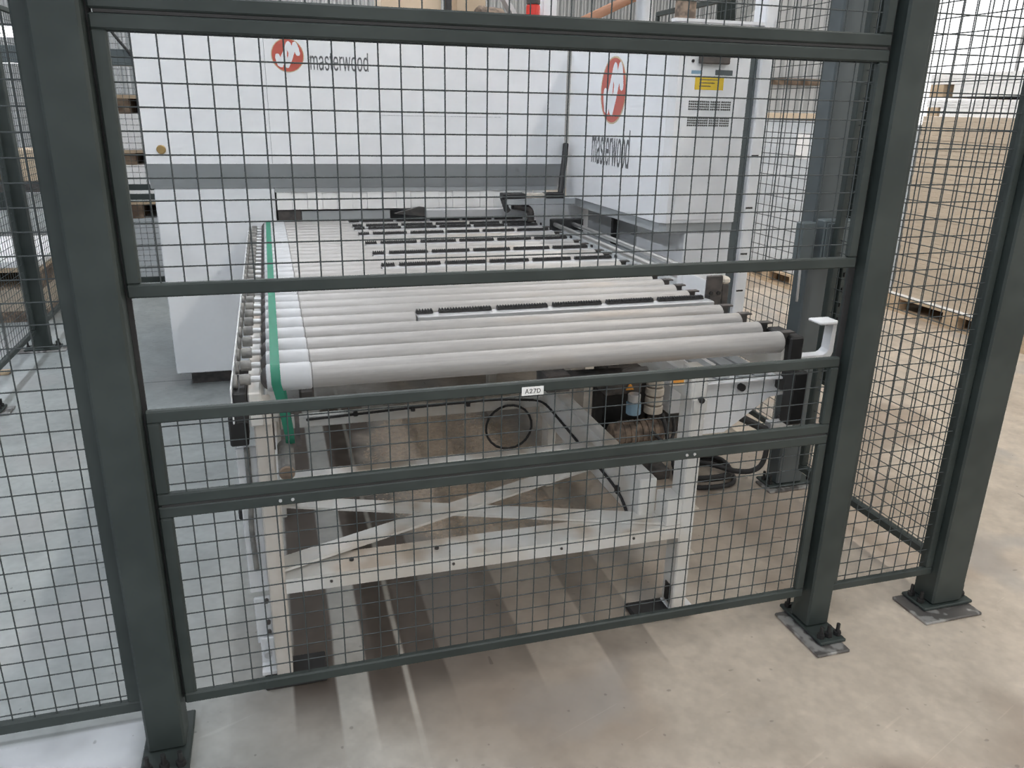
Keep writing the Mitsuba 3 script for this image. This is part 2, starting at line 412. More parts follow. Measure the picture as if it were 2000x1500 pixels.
# white tag
k = part(pmid, 'tag', box(.848, .909, -.0125, -.0102, .931, .955), PAPER, label='white label with black letters')
tm = meshkit.text_mesh('A27D', .012, .0012)
c = tm.bounds.mean(0)
v = tm.vertices - c
part(k, 'lettering', trimesh.Trimesh(np.c_[v[:, 0] * 1.0 + .8785, -.0131 + v[:, 2] * .5, v[:, 1] + .943], tm.faces[:, ::-1], process=False), INK, label='black letters A27D')
for bx_ in (.215, .245, 1.36, 1.385):
    part(plow, 'rivet', cyl((bx_, -.0098, .703), (bx_, -.0128, .703), .0045, 8), ZINC)

# ------------------------------------------------------------------ roller table
RT = thing('roller_table', 'white framed infeed roller table with green belt along its left edge', 'roller conveyor')
RR, RZ = .0345, .9655
XL, XR = .241, 1.768
# legs: (x0,x1,y0,y1)
legs = [(.160, .207, .168, .248), (1.466, 1.516, .168, .248), (.17, .215, 1.22, 1.30), (1.366, 1.406, 1.22, 1.30), (.17, .215, 2.55, 2.63), (1.45, 1.50, 2.55, 2.63)]
for i, (a, b, c, d) in enumerate(legs):
    part(RT, 'leg', box(a, b, c, d, .03 if i < 2 else 0.0, .90, .004), DUSTY if i == 0 else FRAME)
# leg feet: plates and rubber pads
part(RT, 'foot_pad', box(.125, .305, .150, .262, 0, .028, .004), RUBBER, label='black rubber pad under the left leg')
part(RT, 'foot_pad', box(1.335, 1.50, .158, .262, 0, .020, .004), RUBBER, label='black rubber pad under the right leg')
part(RT, 'foot_plate', box(1.462, 1.552, .145, .25, .0205, .029, .003), WHITE)
f = part(RT, 'foot_bracket', concat([box(.118, .159, .185, .25, .03, .04), box(.118, .159, .236, .25, .03, .125, .003)]), WHITE, label='white angle bracket at the left foot')
part(f, 'bolt', cyl((.138, .236, .075), (.138, .218, .075), .012, 12), ZINC)
# side plates left of the front left leg
p = part(RT, 'side_plate', box(.103, .158, .255, .267, .275, .745, .003), WHITE, label='white plate beside the left leg')
part(p, 'hose', tube(smooth_path([(.132, .249, .745), (.131, .245, .6), (.125, .247, .5), (.128, .247, .36)]), .008, 8), BUSH, smooth=True)
p = part(RT, 'side_plate', box(.110, .158, .255, .267, .095, .255, .003), WHITE, label='small white plate low beside the left leg')
for z in (.135, .17, .245):
    part(p, 'bolt', cyl((.146, .256, z), (.146, .245, z), .0065, 10), DARK)
# cross bars
cb = prism([(.168, .312), (.168, .360), (.282, .360), (.282, .352), (.176, .352), (.176, .312)], 'x', .207, 1.466)
k = part(RT, 'crossbar', cb, FRAME, label='front crossbar with a dusty top flange')
for x in (.40, .66):
    part(k, 'bolt', cyl((x, .225, .360), (x, .225, .365), .007, 8), DARK)
for x in (.335, .70, 1.05, 1.30):
    part(k, 'bolt', cyl((x, .168, .335), (x, .165, .335), .0045, 8), DARK)
part(RT, 'crossbar', box(.207, 1.366, .64, .70, .355, .455, .004), FRAME)
part(RT, 'crossbar', box(.215, 1.366, 1.235, 1.275, .395, .445, .004), FRAME)
part(RT, 'crossbar', box(.215, 1.45, 2.57, 2.61, .40, .46, .004), FRAME)
# horizontal X brace
part(RT, 'brace', bar((.19, .655, .366), (1.44, .205, .366), .072, .008), FRAME)
part(RT, 'brace', bar((.19, .225, .3745), (1.33, .655, .3745), .072, .008), FRAME)
# low longitudinal beams
part(RT, 'side_beam', box(1.350, 1.412, .249, 1.30, .335, .50, .004), FRAME, label='low side beam on the right')
part(RT, 'side_beam', box(1.412, 1.466, .168, .249, .36, .46, .003), FRAME)
part(RT, 'side_beam', box(.165, .207, .249, 2.56, .36, .44, .004), FRAME)
# upper longitudinal beams carrying rollers
part(RT, 'roller_beam', box(.152, .186, .15, 2.98, .845, .940, .004), FRAME, label='left beam carrying the roller shafts')
part(RT, 'roller_beam', box(1.782, 1.832, .185, 2.75, .845, .945, .004), FRAME, label='right beam carrying the roller ends')
part(RT, 'roller_beam', box(1.455, 1.515, .17, 2.75, .80, .88, .004), FRAME)
part(RT, 'top_crossbar', box(.226, 1.454, 2.58, 2.63, .80, .86, .004), FRAME)
part(RT, 'top_crossbar', box(.226, 1.454, 1.30, 1.34, .80, .84, .004), DARK)
# unseen lengthwise trays added below the rollers to cast shadow bands
for a, b, z in ((.228, .330, .905), (.425, .530, .905), (.548, .660, .905), (1.16, 1.36, .905)):
    part(RT, 'shadow_tray', box(a, b, .29, 2.9, z, z + .02, .002), DARK)
# right gusset bracket, sensors
g = part(RT, 'gusset', prism([(1.516, .66), (1.62, .66), (1.775, .77), (1.832, .775), (1.832, .842), (1.516, .842)], 'y', .212, .222), WHITE, label='tapered bracket on the right leg')
part(g, 'flange', box(1.516, 1.832, .175, .30, .8425, .850, .002), WHITE)
part(g, 'bolt', cyl((1.66, .212, .815), (1.66, .196, .815), .012, 12), BLACK)
part(RT, 'leg_plate', box(1.468, 1.514, .160, .1675, .76, .80), FRAME)
part(RT, 'bolt', cyl((1.493, .167, .80), (1.493, .155, .80), .0095, 12), BLACK)
part(RT, 'slot_cover', box(1.4635, 1.4658, .186, .226, .045, .115), BLACK)
part(RT, 'tab', box(1.517, 1.545, .19, .24, .395, .402, .002), CREAM)
part(RT, 'tab', box(1.517, 1.545, .19, .24, .225, .232, .002), CREAM)
part(RT, 'end_block', box(1.79, 1.842, .16, .30, .80, .985, .006), BLACK, label='black end block at the right of the front roller')
part(RT, 'end_block', box(1.79, 1.845, .12, .17, .70, .88, .006), BLACK)
# left side covers: dark chain guard
part(RT, 'chain_guard', box(.111, .1155, .14, 2.98, .86, .958, .0015), WHITE, label='thin white plate along the drive chain')
part(RT, 'chain_guard', box(.117, .150, .14, .30, .86, .945, .004), BLACK, label='black drive cover at the front left')
part(RT, 'drive_cover', box(.095, .143, .20, .30, .772, .8585, .004), BLACK)
part(RT, 'drive_cover', box(.092, .140, .27, .33, .512, .548, .004), BLACK)

def roller_mesh(xa, xb, y):
    return cyl((xa, y, RZ), (xb, y, RZ), RR, 32, .003)
ys_full, ys_strip = [], [.682, 1.545, 1.85, 2.15, 2.46, 2.665, 2.775, 2.965]
ys_full = [.188 + .1225 * i for i in range(4)] + [.80 + .1075 * i for i in range(7)] + [1.645, 1.748, 1.95, 2.05, 2.252, 2.355, 2.56, 2.87]
def drive(r, y):
    part(r, 'sleeve', cyl((.203, y, RZ), (.318, y, RZ), RR + .0022, 32, .003), SLEEVE, smooth=35)
    part(r, 'end_cone', tube([(.203, y, RZ), (.196, y, RZ), (.188, y, RZ)], [.030, .026, .012], 20), DARK, smooth=35)
    part(r, 'shaft', cyl((.160, y, RZ), (.1875, y, RZ), .0085, 12), ZINC, smooth=35)
    part(r, 'bushing', cyl((.134, y, RZ), (.163, y, RZ), .0150, 16, .002), BUSH, smooth=35)
    part(r, 'sprocket', cyl((.119, y, RZ - .004), (.130, y, RZ - .004), .019, 14, .003), BUSH, smooth=35)
for y in ys_full:
    r = part(RT, 'roller', roller_mesh(.3181, XR, y), ALU, smooth=35)
    drive(r, y)
    part(r, 'end_clip', concat([box(1.770, 1.800, y - .004, y + .004, .955, .994), box(1.768, 1.812, y - .014, y + .014, .9945, .999)]), DARK)
tooth = []
for y in ys_strip:
    r = part(RT, 'short_roller', roller_mesh(.3181, .685, y), ALU, smooth=35)
    drive(r, y)
    s = part(RT, 'guide_rail', box(.690, 1.80, y - .034, y + .022, .945, .990, .003), RAILALU, label='grey rail with black toothed strips')
    x = .690; seg = [.058] + [.185] * 5 + [.06]
    for L in seg:
        L = min(L, 1.80 - x)
        n = max(2, int(L / .0095))
        pts = [(x, .9922)] 
        for i in range(n):
            pts += [(x + (i + .15) * L / n, .9985), (x + (i + .35) * L / n, 1.0045), (x + (i + .65) * L / n, 1.0045), (x + (i + .85) * L / n, .9985)]
        pts += [(x + L, .9922)]
        part(s, 'toothed_strip', prism(pts, 'y', y + .0, y + .020), BLACK)
        x += L + .020
# green belt over all rollers, round the front roller, down to the tension pulley
bz = RZ + RR + .0026
bp = [(2.98, bz - .012), (2.95, bz)]
yf = ys_full[0]
path = [(2.97, bz)] + [(yf, bz)] + [(yf - math.sin(a) * (RR + .0028), RZ + math.cos(a) * (RR + .0028)) for a in np.linspace(.2, 1.75, 10)]
path += [(.168, .90), (.190, .79), (.212, .763), (.24, .758), (.264, .78), (.30, .90), (.33, .905), (2.95, .905)]
P = np.array(path); d = np.gradient(P, axis=0); d /= np.linalg.norm(d, axis=1)[:, None]; nn = np.c_[-d[:, 1], d[:, 0]] * .0012
belt = []
def ribbon(x0_, x1_, P, nn):
    v = []
    for (y, z), (ny, nz) in zip(P, nn):
        o = .024 * min(1, max(0, (.96 - z) / .14)) if y < .32 else 0.0
        x0, x1 = x0_ + o, x1_ + o
        v += [(x0, y + ny, z + nz), (x1, y + ny, z + nz), (x1, y - ny, z - nz), (x0, y - ny, z - nz)]
    f = []
    for i in range(len(P) - 1):
        for k in range(4):
            a, b = i * 4 + k, i * 4 + (k + 1) % 4
            f += [(a, b, b + 4), (a, b + 4, a + 4)]
    f += [(0, 2, 1), (0, 3, 2)]; e = 4 * (len(P) - 1); f += [(e, e + 1, e + 2), (e, e + 2, e + 3)]
    return trimesh.Trimesh(np.array(v), np.array(f), process=False)
part(RT, 'drive_belt', ribbon(.2145, .2385, P, nn), GREEN, smooth=40, label='green belt')
# tension cylinder under the belt
tc = part(RT, 'tensioner', cyl((.236, .235, .750), (.236, .115, .722), .022, 20, .004), BUSH, smooth=35, label='belt tension roller with a rusty end')
part(tc, 'end_cap', cyl((.236, .1145, .722), (.236, .107, .720), .0205, 20), BROWN, smooth=35)
part(tc, 'arm', bar((.205, .2, .76), (.205, .2, .86), .012, .03, (0, 1, 0)), DARK)
part(tc, 'arm', bar((.272, .2, .76), (.272, .22, .86), .012, .03, (0, 1, 0)), DARK)
# small parts below the front roller
part(RT, 'motor', box(.285, .325, .27, .35, .845, .895, .006), DARK)
part(RT, 'bracket', box(.187, .208, .150, .166, .845, .90, .004), DUSTY)
# pneumatic cylinders at the right under the rollers
part(RT, 'air_cylinder', cyl((1.12, .42, .82), (1.42, .40, .82), .022, 16, .003), DARK, smooth=35)
part(RT, 'air_cylinder', cyl((1.20, .56, .83), (1.44, .56, .83), .017, 16, .003), ZINC, smooth=35)
part(RT, 'valve_block', box(1.05, 1.13, .36, .47, .79, .85, .004), DARK)
part(RT, 'sensor', box(1.395, 1.445, .185, .20, .845, .893, .003), CREAM)
part(RT, 'warning_label', box(1.402, 1.438, .1835, .1848, .853, .885), ORANGE)
for x in (1.56, 1.64, 1.70):
    part(RT, 'slot_bar', box(x, x + .05, .20, .50, .852, .862, .002), GREYP)

# white stop bracket on the right
sb = thing('stop_bracket', 'white L shaped flat steel bracket at the right end of the front roller', 'bracket')
m = prism([(1.846, .880), (1.975, .880), (1.992, .890), (2.0, .908), (2.0, 1.004), (1.986, 1.004), (1.982, .917), (1.974, .906), (1.962, .900), (1.846, .900)], 'y', .215, .255)
part(sb, 'bar', m, WHITE)
part(sb, 'top_plate', box(1.93, 2.006, .205, .275, 1.0045, 1.014, .003), WHITE)
part(sb, 'pad', cyl((1.975, .24, .996), (1.975, .24, 1.004), .008, 12), BLACK)

# cable with a hanging loop on the back crossbar
cb_ = thing('cable', 'thin black cable with a hanging loop on the rear crossbar of the table', 'cable')
lp = [(1.185 + .105 * math.sin(a), 1.222, .318 + .103 * math.cos(a)) for a in np.linspace(-1.0, 5.2, 22)]
pth = smooth_path([(.32, 1.228, .432), (.52, 1.228, .438), (.76, 1.228, .446), (.98, 1.228, .45), (1.10, 1.226, .452), (1.25, 1.224, .44), (1.34, 1.22, .42), (1.345, 1.0, .415), (1.345, .7, .40), (1.345, .42, .385), (1.345, .30, .33)], 6)
part(cb_, 'run', tube(pth, .0052, 7), RUBBER, smooth=True)
part(cb_, 'loop', tube(lp, .0052, 7), RUBBER, smooth=True)
for x in (.52, .76, 1.0):
    part(cb_, 'tie', box(x - .008, x + .008, 1.219, 1.236, .432, .452), BLACK)
part(cb_, 'tie', box(1.338, 1.352, .40, .42, .375, .40), BLACK)

# sawdust grains
g = np.random.default_rng(3)
vs, fs = [], []
for i in range(5200):
    r, a = math.sqrt(g.random()), g.random() * 2 * PI
    x, y = 1.02 + .44 * r * math.cos(a), 1.55 + .80 * r * math.sin(a)
    if x > 1.34 and y < 1.3: continue
    s = .003 + .006 * g.random(); b = g.random() * PI; h = .001 + .004 * g.random()
    q = np.array([[s, 0, 0], [-s * .4, s * .5, 0], [-s * .4, -s * .5, 0], [0, 0, h]])
    q = np.c_[q[:, 0] * math.cos(b) - q[:, 1] * math.sin(b) + x, q[:, 0] * math.sin(b) + q[:, 1] * math.cos(b) + y, q[:, 2] + .0003]
    fs += [[4 * len(vs) + j for j in t_] for t_ in ((0, 1, 3), (1, 2, 3), (2, 0, 3))]
    vs.append(q)
scene['mat_sawdust'] = {'type': 'twosided', 'bsdf': {'type': 'principled', 'base_color': {'type': 'rgb', 'value': [.50, .40, .30]}, 'roughness': .9}}
solid('sawdust', trimesh.Trimesh(np.vstack(vs), np.array(fs), process=False), 'mat_sawdust', 'brown sawdust scattered on the floor under the roller table', 'sawdust', kind='stuff')

# ------------------------------------------------------------------ white machine: hood, pedestal, cabinet
MC = thing('woodworking_machine', 'big white woodworking machine with hood and red round emblem behind the roller table', 'machine')
HY, BY = 2.96, 3.045
hood = prism([(HY, 1.325), (HY, 2.02), (HY + .06, 2.06), (4.9, 2.06), (4.9, 1.19), (BY, 1.19)], 'x', -.388, 2.03)
part(MC, 'hood', hood, WHITE)
part(MC, 'hood_lip', prism([(HY - .0015, 1.327), (BY - .003, 1.187), (BY + .4, 1.187), (BY + .4, 1.1885), (BY, 1.1895), (HY + .001, 1.3285)], 'x', -.386, 2.028), GREYP, label='grey sloping underside of the hood')
part(MC, 'pedestal', box(-.374, .276, BY, 4.8, .09, 1.187, .006), WHITE, label='white left side body reaching down to the floor')
part(MC, 'plinth', box(-.30, .25, BY + .08, 4.7, 0, .0895), DARK)
part(MC, 'back_wall', box(.277, 2.03, 3.62, 3.64, .5, 1.187), LOGOW)
part(MC, 'bed', box(.277, 2.03, 3.06, 3.6, .55, .98, .006), GREYP)
part(MC, 'bed_skirt', box(.277, 2.03, 3.30, 3.34, .02, .549), DARK)
part(MC, 'lintel', box(.277, 2.03, 3.047, 3.09, 1.160, 1.187), GREYP)
x = .285
i = 0
while x < 1.95:
    w = .088
    part(MC, 'curtain_strip', box(x, x + w - .002, 3.052 + (i % 2) * .005, 3.0565 + (i % 2) * .005, 1.058, 1.1598), MELA)
    x += w; i += 1
part(MC, 'slot_bar', box(.285, .42, 3.065, 3.09, .985, 1.055, .004), DARK)
part(MC, 'slot_bar', box(.4205, .95, 3.068, 3.10, .985, 1.048, .004), GREYP)
part(MC, 'pusher_bar', box(1.135, 1.80, 2.86, 2.92, 1.02, 1.072, .006), RAILALU, label='pale bar across the table in the opening')
part(MC, 'pusher_nose', prism([(.95, 1.048), (1.10, 1.085), (1.134, 1.08), (1.134, 1.03)], 'y', 2.87, 2.91), DARK)
part(MC, 'side_panel', box(1.80, 2.235, 2.985, 3.005, .5, 1.083), WHITE)
# tool arm in the opening
arm = part(MC, 'arm', box(1.585, 2.03, 2.72, 2.80, 1.105, 1.145, .004), GREYP, label='dark arm reaching into the opening from the right')
part(arm, 'cover', box(1.572, 1.71, 2.712, 2.80, 1.1455, 1.172, .003), BLACK)
part(arm, 'cover', box(1.84, 1.96, 2.712, 2.80, 1.1455, 1.172, .003), BLACK)
part(arm, 'block', box(1.71, 1.84, 2.72, 2.79, 1.1455, 1.17, .003), CREAM)
part(arm, 'hook', prism([(1.572, 1.14), (1.584, 1.14), (1.62, 1.075), (1.60, 1.06)], 'y', 2.72, 2.79), BLACK)
part(arm, 'hook', tube(smooth_path([(1.64, 2.76, 1.10), (1.72, 2.76, 1.085), (1.755, 2.76, 1.06), (1.76, 2.76, 1.0)]), .022, 10), DARK, smooth=True)
part(arm, 'hose', tube(smooth_path([(1.96, 2.80, 1.16), (1.985, 2.85, 1.25), (2.015, 2.90, 1.36), (2.03, 2.93, 1.45)]), .018, 10), BLACK, smooth=True)
# brass knob on the hood
part(MC, 'knob', cyl((-.30, HY - .001, 1.403), (-.30, HY - .014, 1.403), .024, 20, .004), BRASS, smooth=35, label='brass lock on the hood')
# seams on the hood
part(MC, 'seam', box(.275, .2775, HY - .0012, HY + .001, 1.33, 2.0), GREYP)
part(MC, 'seam', box(.90, 1.62, HY - .0012, HY + .001, 1.598, 1.600), GREYP)

EM = [(455, 205), (490, 182), (535, 205), (568, 290), (600, 205), (645, 185), (690, 235), (722, 330), (742, 440), (735, 478), (700, 490), (660, 472), (630, 395), (595, 480), (555, 590), (505, 690), (475, 752), (440, 760), (405, 742), (360, 680), (340, 742), (290, 745), (235, 715), (205, 630), (186, 540), (195, 478), (232, 458), (270, 472), (298, 545), (335, 470), (372, 400), (400, 330), (425, 265)]
EM = Polygon([((x - 463) / 353, (487 - y) / 353) for x, y in EM]).buffer(.015).difference(Polygon([((x - 463) / 353, (487 - y) / 353) for x, y in ((462, 380), (485, 430), (478, 500), (448, 550), (452, 470))]))
circ = Polygon([(math.cos(a), math.sin(a)) for a in np.linspace(0, 2 * PI, 49)[:-1]])
ring = circ.buffer(.05).difference(circ)
def emblem(parent, place, r, text, th, tw, tx, tz):
    """place(u, v, d): u to the right, v up, d out of the face"""
    def flat(shape, s, d0, d1):
        ms = []
        for g_ in getattr(shape, 'geoms', [shape]):
            if g_.area < 1e-5: continue
            m = trimesh.creation.extrude_polygon(g_, 1.0, engine='earcut')
            vv = m.vertices
            ms.append(trimesh.Trimesh(np.array([place(a * s, b * s, d0 + c * (d1 - d0)) for a, b, c in vv]), m.faces, process=False))
        return concat(ms)
    e = part(parent, 'emblem', flat(circ.difference(EM), r, .0004, .0016), RED, label='round red emblem with a white jagged M')
    part(e, 'emblem_sign', flat(EM.intersection(circ), r, .0004, .0018), LOGOW)
    part(e, 'emblem_rim', flat(ring, r, .0004, .0014), TAN)
    tm = meshkit.text_mesh(text, .1, .001)
    vv = tm.vertices.copy(); b = tm.bounds
    u = (vv[:, 0] - b[0, 0]) / (b[1, 0] - b[0, 0]) * tw + tx
    v = (vv[:, 1] - b[0, 1]) / (b[1, 1] - b[0, 1]) * th + tz
    part(parent, 'lettering', trimesh.Trimesh(np.array([place(a, b_, .0005 + c_) for a, b_, c_ in zip(u, v, vv[:, 2])]), tm.faces, process=False), PRINT, label='grey lettering masterwood')
emblem(MC, lambda u, v, d: (.399 + u, HY - d, 1.902 + v), .083, 'masterwood', .098, .318, .119, -.072)

# side cabinet
CX0, CX1, CY0 = 2.06, 2.462, 1.64
CB = thing('control_cabinet', 'white cabinet at the right with tall red emblem, vents and yellow sticker', 'cabinet')
prof = Polygon([(CX0, CY0 + .03), (CX0 + .03, CY0), (CX1, CY0), (CX1, 2.97), (CX0, 2.97)])
part(CB, 'body', prism(prof, 'z', 1.135, 2.036), WHITE)
part(CB, 'bottom_edge', prism(Polygon([(CX0 + .012, CY0 + .04), (CX0 + .04, CY0 + .012), (CX1, CY0 + .012), (CX1, 2.96), (CX0 + .012, 2.96)]), 'z', 1.085, 1.1345), GREYP)
part(CB, 'top_rim', box(CX0 - .005, CX1 + .08, CY0 - .006, CY0 + .04, 2.0365, 2.05), WHITE)
part(CB, 'lower_column', box(2.205, CX1, CY0 + .014, 2.2, .12, 1.0845, .004), WHITE)
part(CB, 'recess_wall', box(2.215, 2.235, 2.2, 2.96, .3, 1.0845), WALLIN)
part(CB, 'plinth', box(2.22, CX1 - .02, CY0 + .05, 2.15, 0, .1195), DARK)
part(CB, 'recess_post', box(2.17, 2.195, 2.45, 2.48, .8, 1.084), BLACK)
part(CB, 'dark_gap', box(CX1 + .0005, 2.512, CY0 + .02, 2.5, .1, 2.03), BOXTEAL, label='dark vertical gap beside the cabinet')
wc = part(CB, 'side_column', box(2.5125, 2.575, CY0 - .01, CY0 + .10, .1, 2.3, .006), WHITE, label='white column right of the dark gap')
for z in (.78, .97, 1.20, 1.45):
    part(wc, 'slot', box(2.518, 2.556, CY0 - .0115, CY0 - .0095, z, z + .008), BLACK)
dz_ = part(CB, 'door', box(2.125, 2.425, CY0 - .004, CY0 - .0003, 1.15, 1.93, .001), WHITE)
lt = part(CB, 'latch', box(2.185, 2.335, CY0 - .035, CY0 - .0042, 1.862, 1.94, .004), DARK, label='dark latch box under the top rail')
part(CB, 'yellow_sticker', box(2.178, 2.327, CY0 - .0056, CY0 - .0042, 1.750, 1.806), YELLOW)
for i in range(3):
    part(CB, 'sticker_print', box(2.20, 2.30 - .02 * i, CY0 - .0062, CY0 - .0056, 1.792 - i * .014, 1.796 - i * .014), BROWN)
part(CB, 'name_plate', box(2.279, 2.369, CY0 - .0056, CY0 - .0042, 1.815, 1.838), BOXTEAL)
part(CB, 'blue_mark', box(2.155, 2.21, CY0 - .0052, CY0 - .0042, 1.818, 1.833), BLUE)
part(CB, 'screw', cyl((2.158, CY0 - .0042, 1.873), (2.158, CY0 - .008, 1.873), .007, 10), BLACK)
for (z0, z1) in ((1.66, 1.705), (1.588, 1.632)):
    ms = []
    for i in range(20):
        for j in range(4):
            x_ = 2.155 + i * .0106 + .004 * (i // 5); zz = z0 + j * (z1 - z0) / 4
            ms.append(box(x_, x_ + .0076, CY0 - .0052, CY0 - .0042, zz, zz + (z1 - z0) / 4 - .004))
    part(CB, 'vent', concat(ms), INK, label='grid of small dark vent holes')
emblem(CB, lambda u, v, d: (CX0 - d, 2.306 - u, 1.752 + v), .163, 'masterwood', .195, .515, -.262, -.392)
# guide rails along the right side of the table
for xr, r in ((1.868, .013), (1.985, .013)):
    gr = solid('guide_tube', tube([(xr, 1.05, 1.0), (xr, 2.62, 1.0)], r, 12), SILVER, 'bright steel tube along the right of the table, ' + ('nearer the rollers' if xr < 1.9 else 'nearer the cabinet'), 'guide rail', smooth=35)
rs = thing('rail_support', 'dark block and grey trough holding the two steel tubes', 'support')
part(rs, 'end_block', box(1.846, 2.05, 2.621, 2.66, .93, 1.03, .004), BLACK)
part(rs, 'trough', box(1.845, 2.02, 1.0, 2.62, .90, .965, .004), GREYP)
part(rs, 'front_block', box(1.85, 2.02, 1.0, 1.045, .966, 1.03, .004), WHITE)
for y in (1.75, 2.5):
    part(rs, 'stand', box(1.92, 1.96, y, y + .04, 0, .8995, .003), FRAME)
# dark bolted plate by the rail ends
bp_ = thing('bolted_plate', 'dark steel plate with two bolts at the right of the toothed rail', 'plate')
part(bp_, 'plate', box(1.814, 1.880, .735, .75, .95, 1.066, .003), DARK)
for x in (1.832, 1.864):
    part(bp_, 'bolt', cyl((x, .735, 1.0), (x, .727, 1.0), .007, 10), BLACK)
part(bp_, 'strut', box(1.884, 1.912, .74, .78, .86, 1.03, .003), DARK)
part(bp_, 'cap', box(1.880, 1.916, .735, .785, 1.0305, 1.058, .008), CREAM)
part(bp_, 'white_cover', prism([(.78, .96), (.985, .96), (.985, 1.035), (.80, 1.035)], 'x', 1.846, 1.8495), WHITE)

# things standing on top of the machine
t = thing('beacon_light', 'red signal lamp standing on the machine behind the top rail', 'signal lamp')
part(t, 'base', cyl((1.85, 2.5 + .6, 2.0605), (1.85, 3.1, 2.15), .035, 16), BROWN, smooth=35)
part(t, 'lens', cyl((1.85, 3.1, 2.1505), (1.85, 3.1, 2.24), .042, 18, .006), REDL, smooth=35)
part(t, 'cap', cyl((1.85, 3.1, 2.2405), (1.85, 3.1, 2.27), .042, 18, .006), DARK, smooth=35)
solid('white_column', box(1.93, 2.02, 3.15, 3.25, 2.0605, 3.2, .005), WHITE, 'white column standing on the machine right of the signal lamp', 'column')
t = thing('carton', 'pale cardboard boxes standing on the machine hood', 'box')
part(t, 'box', box(.98, 1.35, 3.4, 3.7, 2.0605, 2.5, .004), CARD)
solid('carton', box(1.47, 1.66, 3.5, 3.8, 2.0605, 2.5, .004), CARD, 'smaller pale carton left of the duct pipe on the hood', 'box')
solid('black_bracket', concat([box(1.37, 1.405, 3.35, 3.40, 2.0605, 2.4), box(1.352, 1.42, 3.33, 3.42, 2.0605, 2.10)]), BLACK, 'black stand between the two cartons on the hood', 'stand')
solid('duct_pipe', cyl((1.56, 3.32, 2.155), (1.72, 3.36, 2.15), .09, 24, .01), BROWN, 'short brown duct pipe lying on the hood', 'pipe', smooth=35)
solid('support_arm', bar((1.60, 3.2, 2.42), (1.86, 3.3, 2.09), .045, .03), ZINC, 'grey slanting arm beside the signal lamp', 'arm')
solid('pipe', tube([(2.06, 3.0, 2.12), (2.45, 3.0, 2.30), (2.9, 3.0, 2.42)], .028, 12), PIPE, 'reddish brown pipe rising to the right behind the cabinet', 'pipe', smooth=35)
solid('flexible_duct', tube([(2.16, 2.2, 2.06), (2.16, 2.2, 3.2)], .045, 16), ZINC, 'grey upright pipe on the white cabinet', 'pipe', smooth=35)
solid('extraction_pipe', tube([(2.42, 2.25, 2.04), (2.42, 2.25, 3.2)], .055, 16), BROWN, 'brown upright pipe on the white cabinet', 'pipe', smooth=35)
solid('overhead_beam', bar((2.75, 2.4, 2.16), (4.6, 4.6, 2.9), .10, .16), STEEL, 'dark slanting beam high behind the right posts', 'beam')

# ------------------------------------------------------------------ pump unit under the right of the table
PU = thing('vacuum_pump', 'dark pump unit with a ribbed cream cylinder under the right of the table', 'pump')
part(PU, 'skid', box(1.66, 1.97, 1.16, 1.48, 0, .05, .004), DARK)
part(PU, 'motor', cyl((1.70, 1.27, .205), (1.955, 1.27, .205), .062, 20, .01), BROWN, smooth=35, label='dusty motor')
for i in range(7):
    part(PU, 'rib', cyl((1.75 + i * .03, 1.27, .205), (1.757 + i * .03, 1.27, .205), .068, 20), BROWN, smooth=35)
part(PU, 'cylinder', concat([cyl((1.915, 1.28, .30 + i * .045), (1.915, 1.28, .338 + i * .045), .042 if i % 2 else .045, 18, .004) for i in range(5)]), CREAM, smooth=35, label='ribbed cream cylinder')
part(PU, 'frame_post', box(1.66, 1.70, 1.38, 1.40, .0505, .56, .004), BLACK)
part(PU, 'frame_post', box(1.94, 1.97, 1.38, 1.40, .0505, .56, .004), BLACK)
part(PU, 'back_panel', box(1.66, 1.97, 1.4005, 1.42, .0505, .58), BLACK)
part(PU, 'cabinet', box(1.665, 1.85, 1.28, 1.39, .40, .55, .006), DARK)
part(PU, 'filter', cyl((1.79, 1.235, .32), (1.79, 1.235, .38), .035, 16, .004), BLUE, smooth=35)
part(PU, 'filter_head', cyl((1.79, 1.235, .3805), (1.79, 1.235, .42), .03, 16, .004), ZINC, smooth=35)
part(PU, 'warning_sign', prism([(1.765, .425), (1.805, .425), (1.785, .46)], 'y', 1.272, 1.2795), ORANGE)
part(PU, 'hose', tube(smooth_path([(1.70, 1.2, .10), (1.80, 1.14, .16), (1.90, 1.13, .12), (1.94, 1.16, .20), (1.95, 1.25, .30)]), .010, 8), RUBBER, smooth=True)
part(PU, 'hose', tube(smooth_path([(1.86, 1.17, .25), (1.92, 1.13, .20), (1.97, 1.16, .24), (1.98, 1.2, .30)]), .008, 8), RUBBER, smooth=True)
part(PU, 'shock_mount', cyl((1.69, 1.18, .05), (1.69, 1.18, .20), .013, 12), BLACK, smooth=35)
solid('machine_leg', box(1.575, 1.65, 1.50, 1.58, 0, .84, .004), DUSTY, 'beige square leg behind the white rear leg of the table', 'leg')

# black cable coil on the floor and a hose
co = thing('cable_coil', 'coil of thick black cable lying on the floor by the right leg', 'cable')
for k, (dx, dy, r, z) in enumerate(((0, 0, .135, .013), (.012, .02, .12, .034), (-.012, .01, .128, .055))):
    part(co, 'loop', tube([(2.135 + dx + r * 1.05 * math.cos(a), 1.13 + dy + r * math.sin(a), z + .006 * math.sin(3 * a)) for a in np.linspace(0, 2 * PI, 36)], .011, 8, caps=False), RUBBER, smooth=True)
part(co, 'tail', tube(smooth_path([(2.02, 1.24, .05), (2.12, 1.10, .09), (2.22, 1.0, .085), (2.30, .98, .09), (2.345, .98, .13), (2.37, .99, .24), (2.385, .96, .36)]), .012, 8), RUBBER, smooth=True)
h = thing('air_hose', 'black hose with a grey fitting in front of the far right post', 'hose')
part(h, 'hose', tube([(2.08, .9, .43), (2.28, .9, .325)], .017, 10), RUBBER, smooth=35)
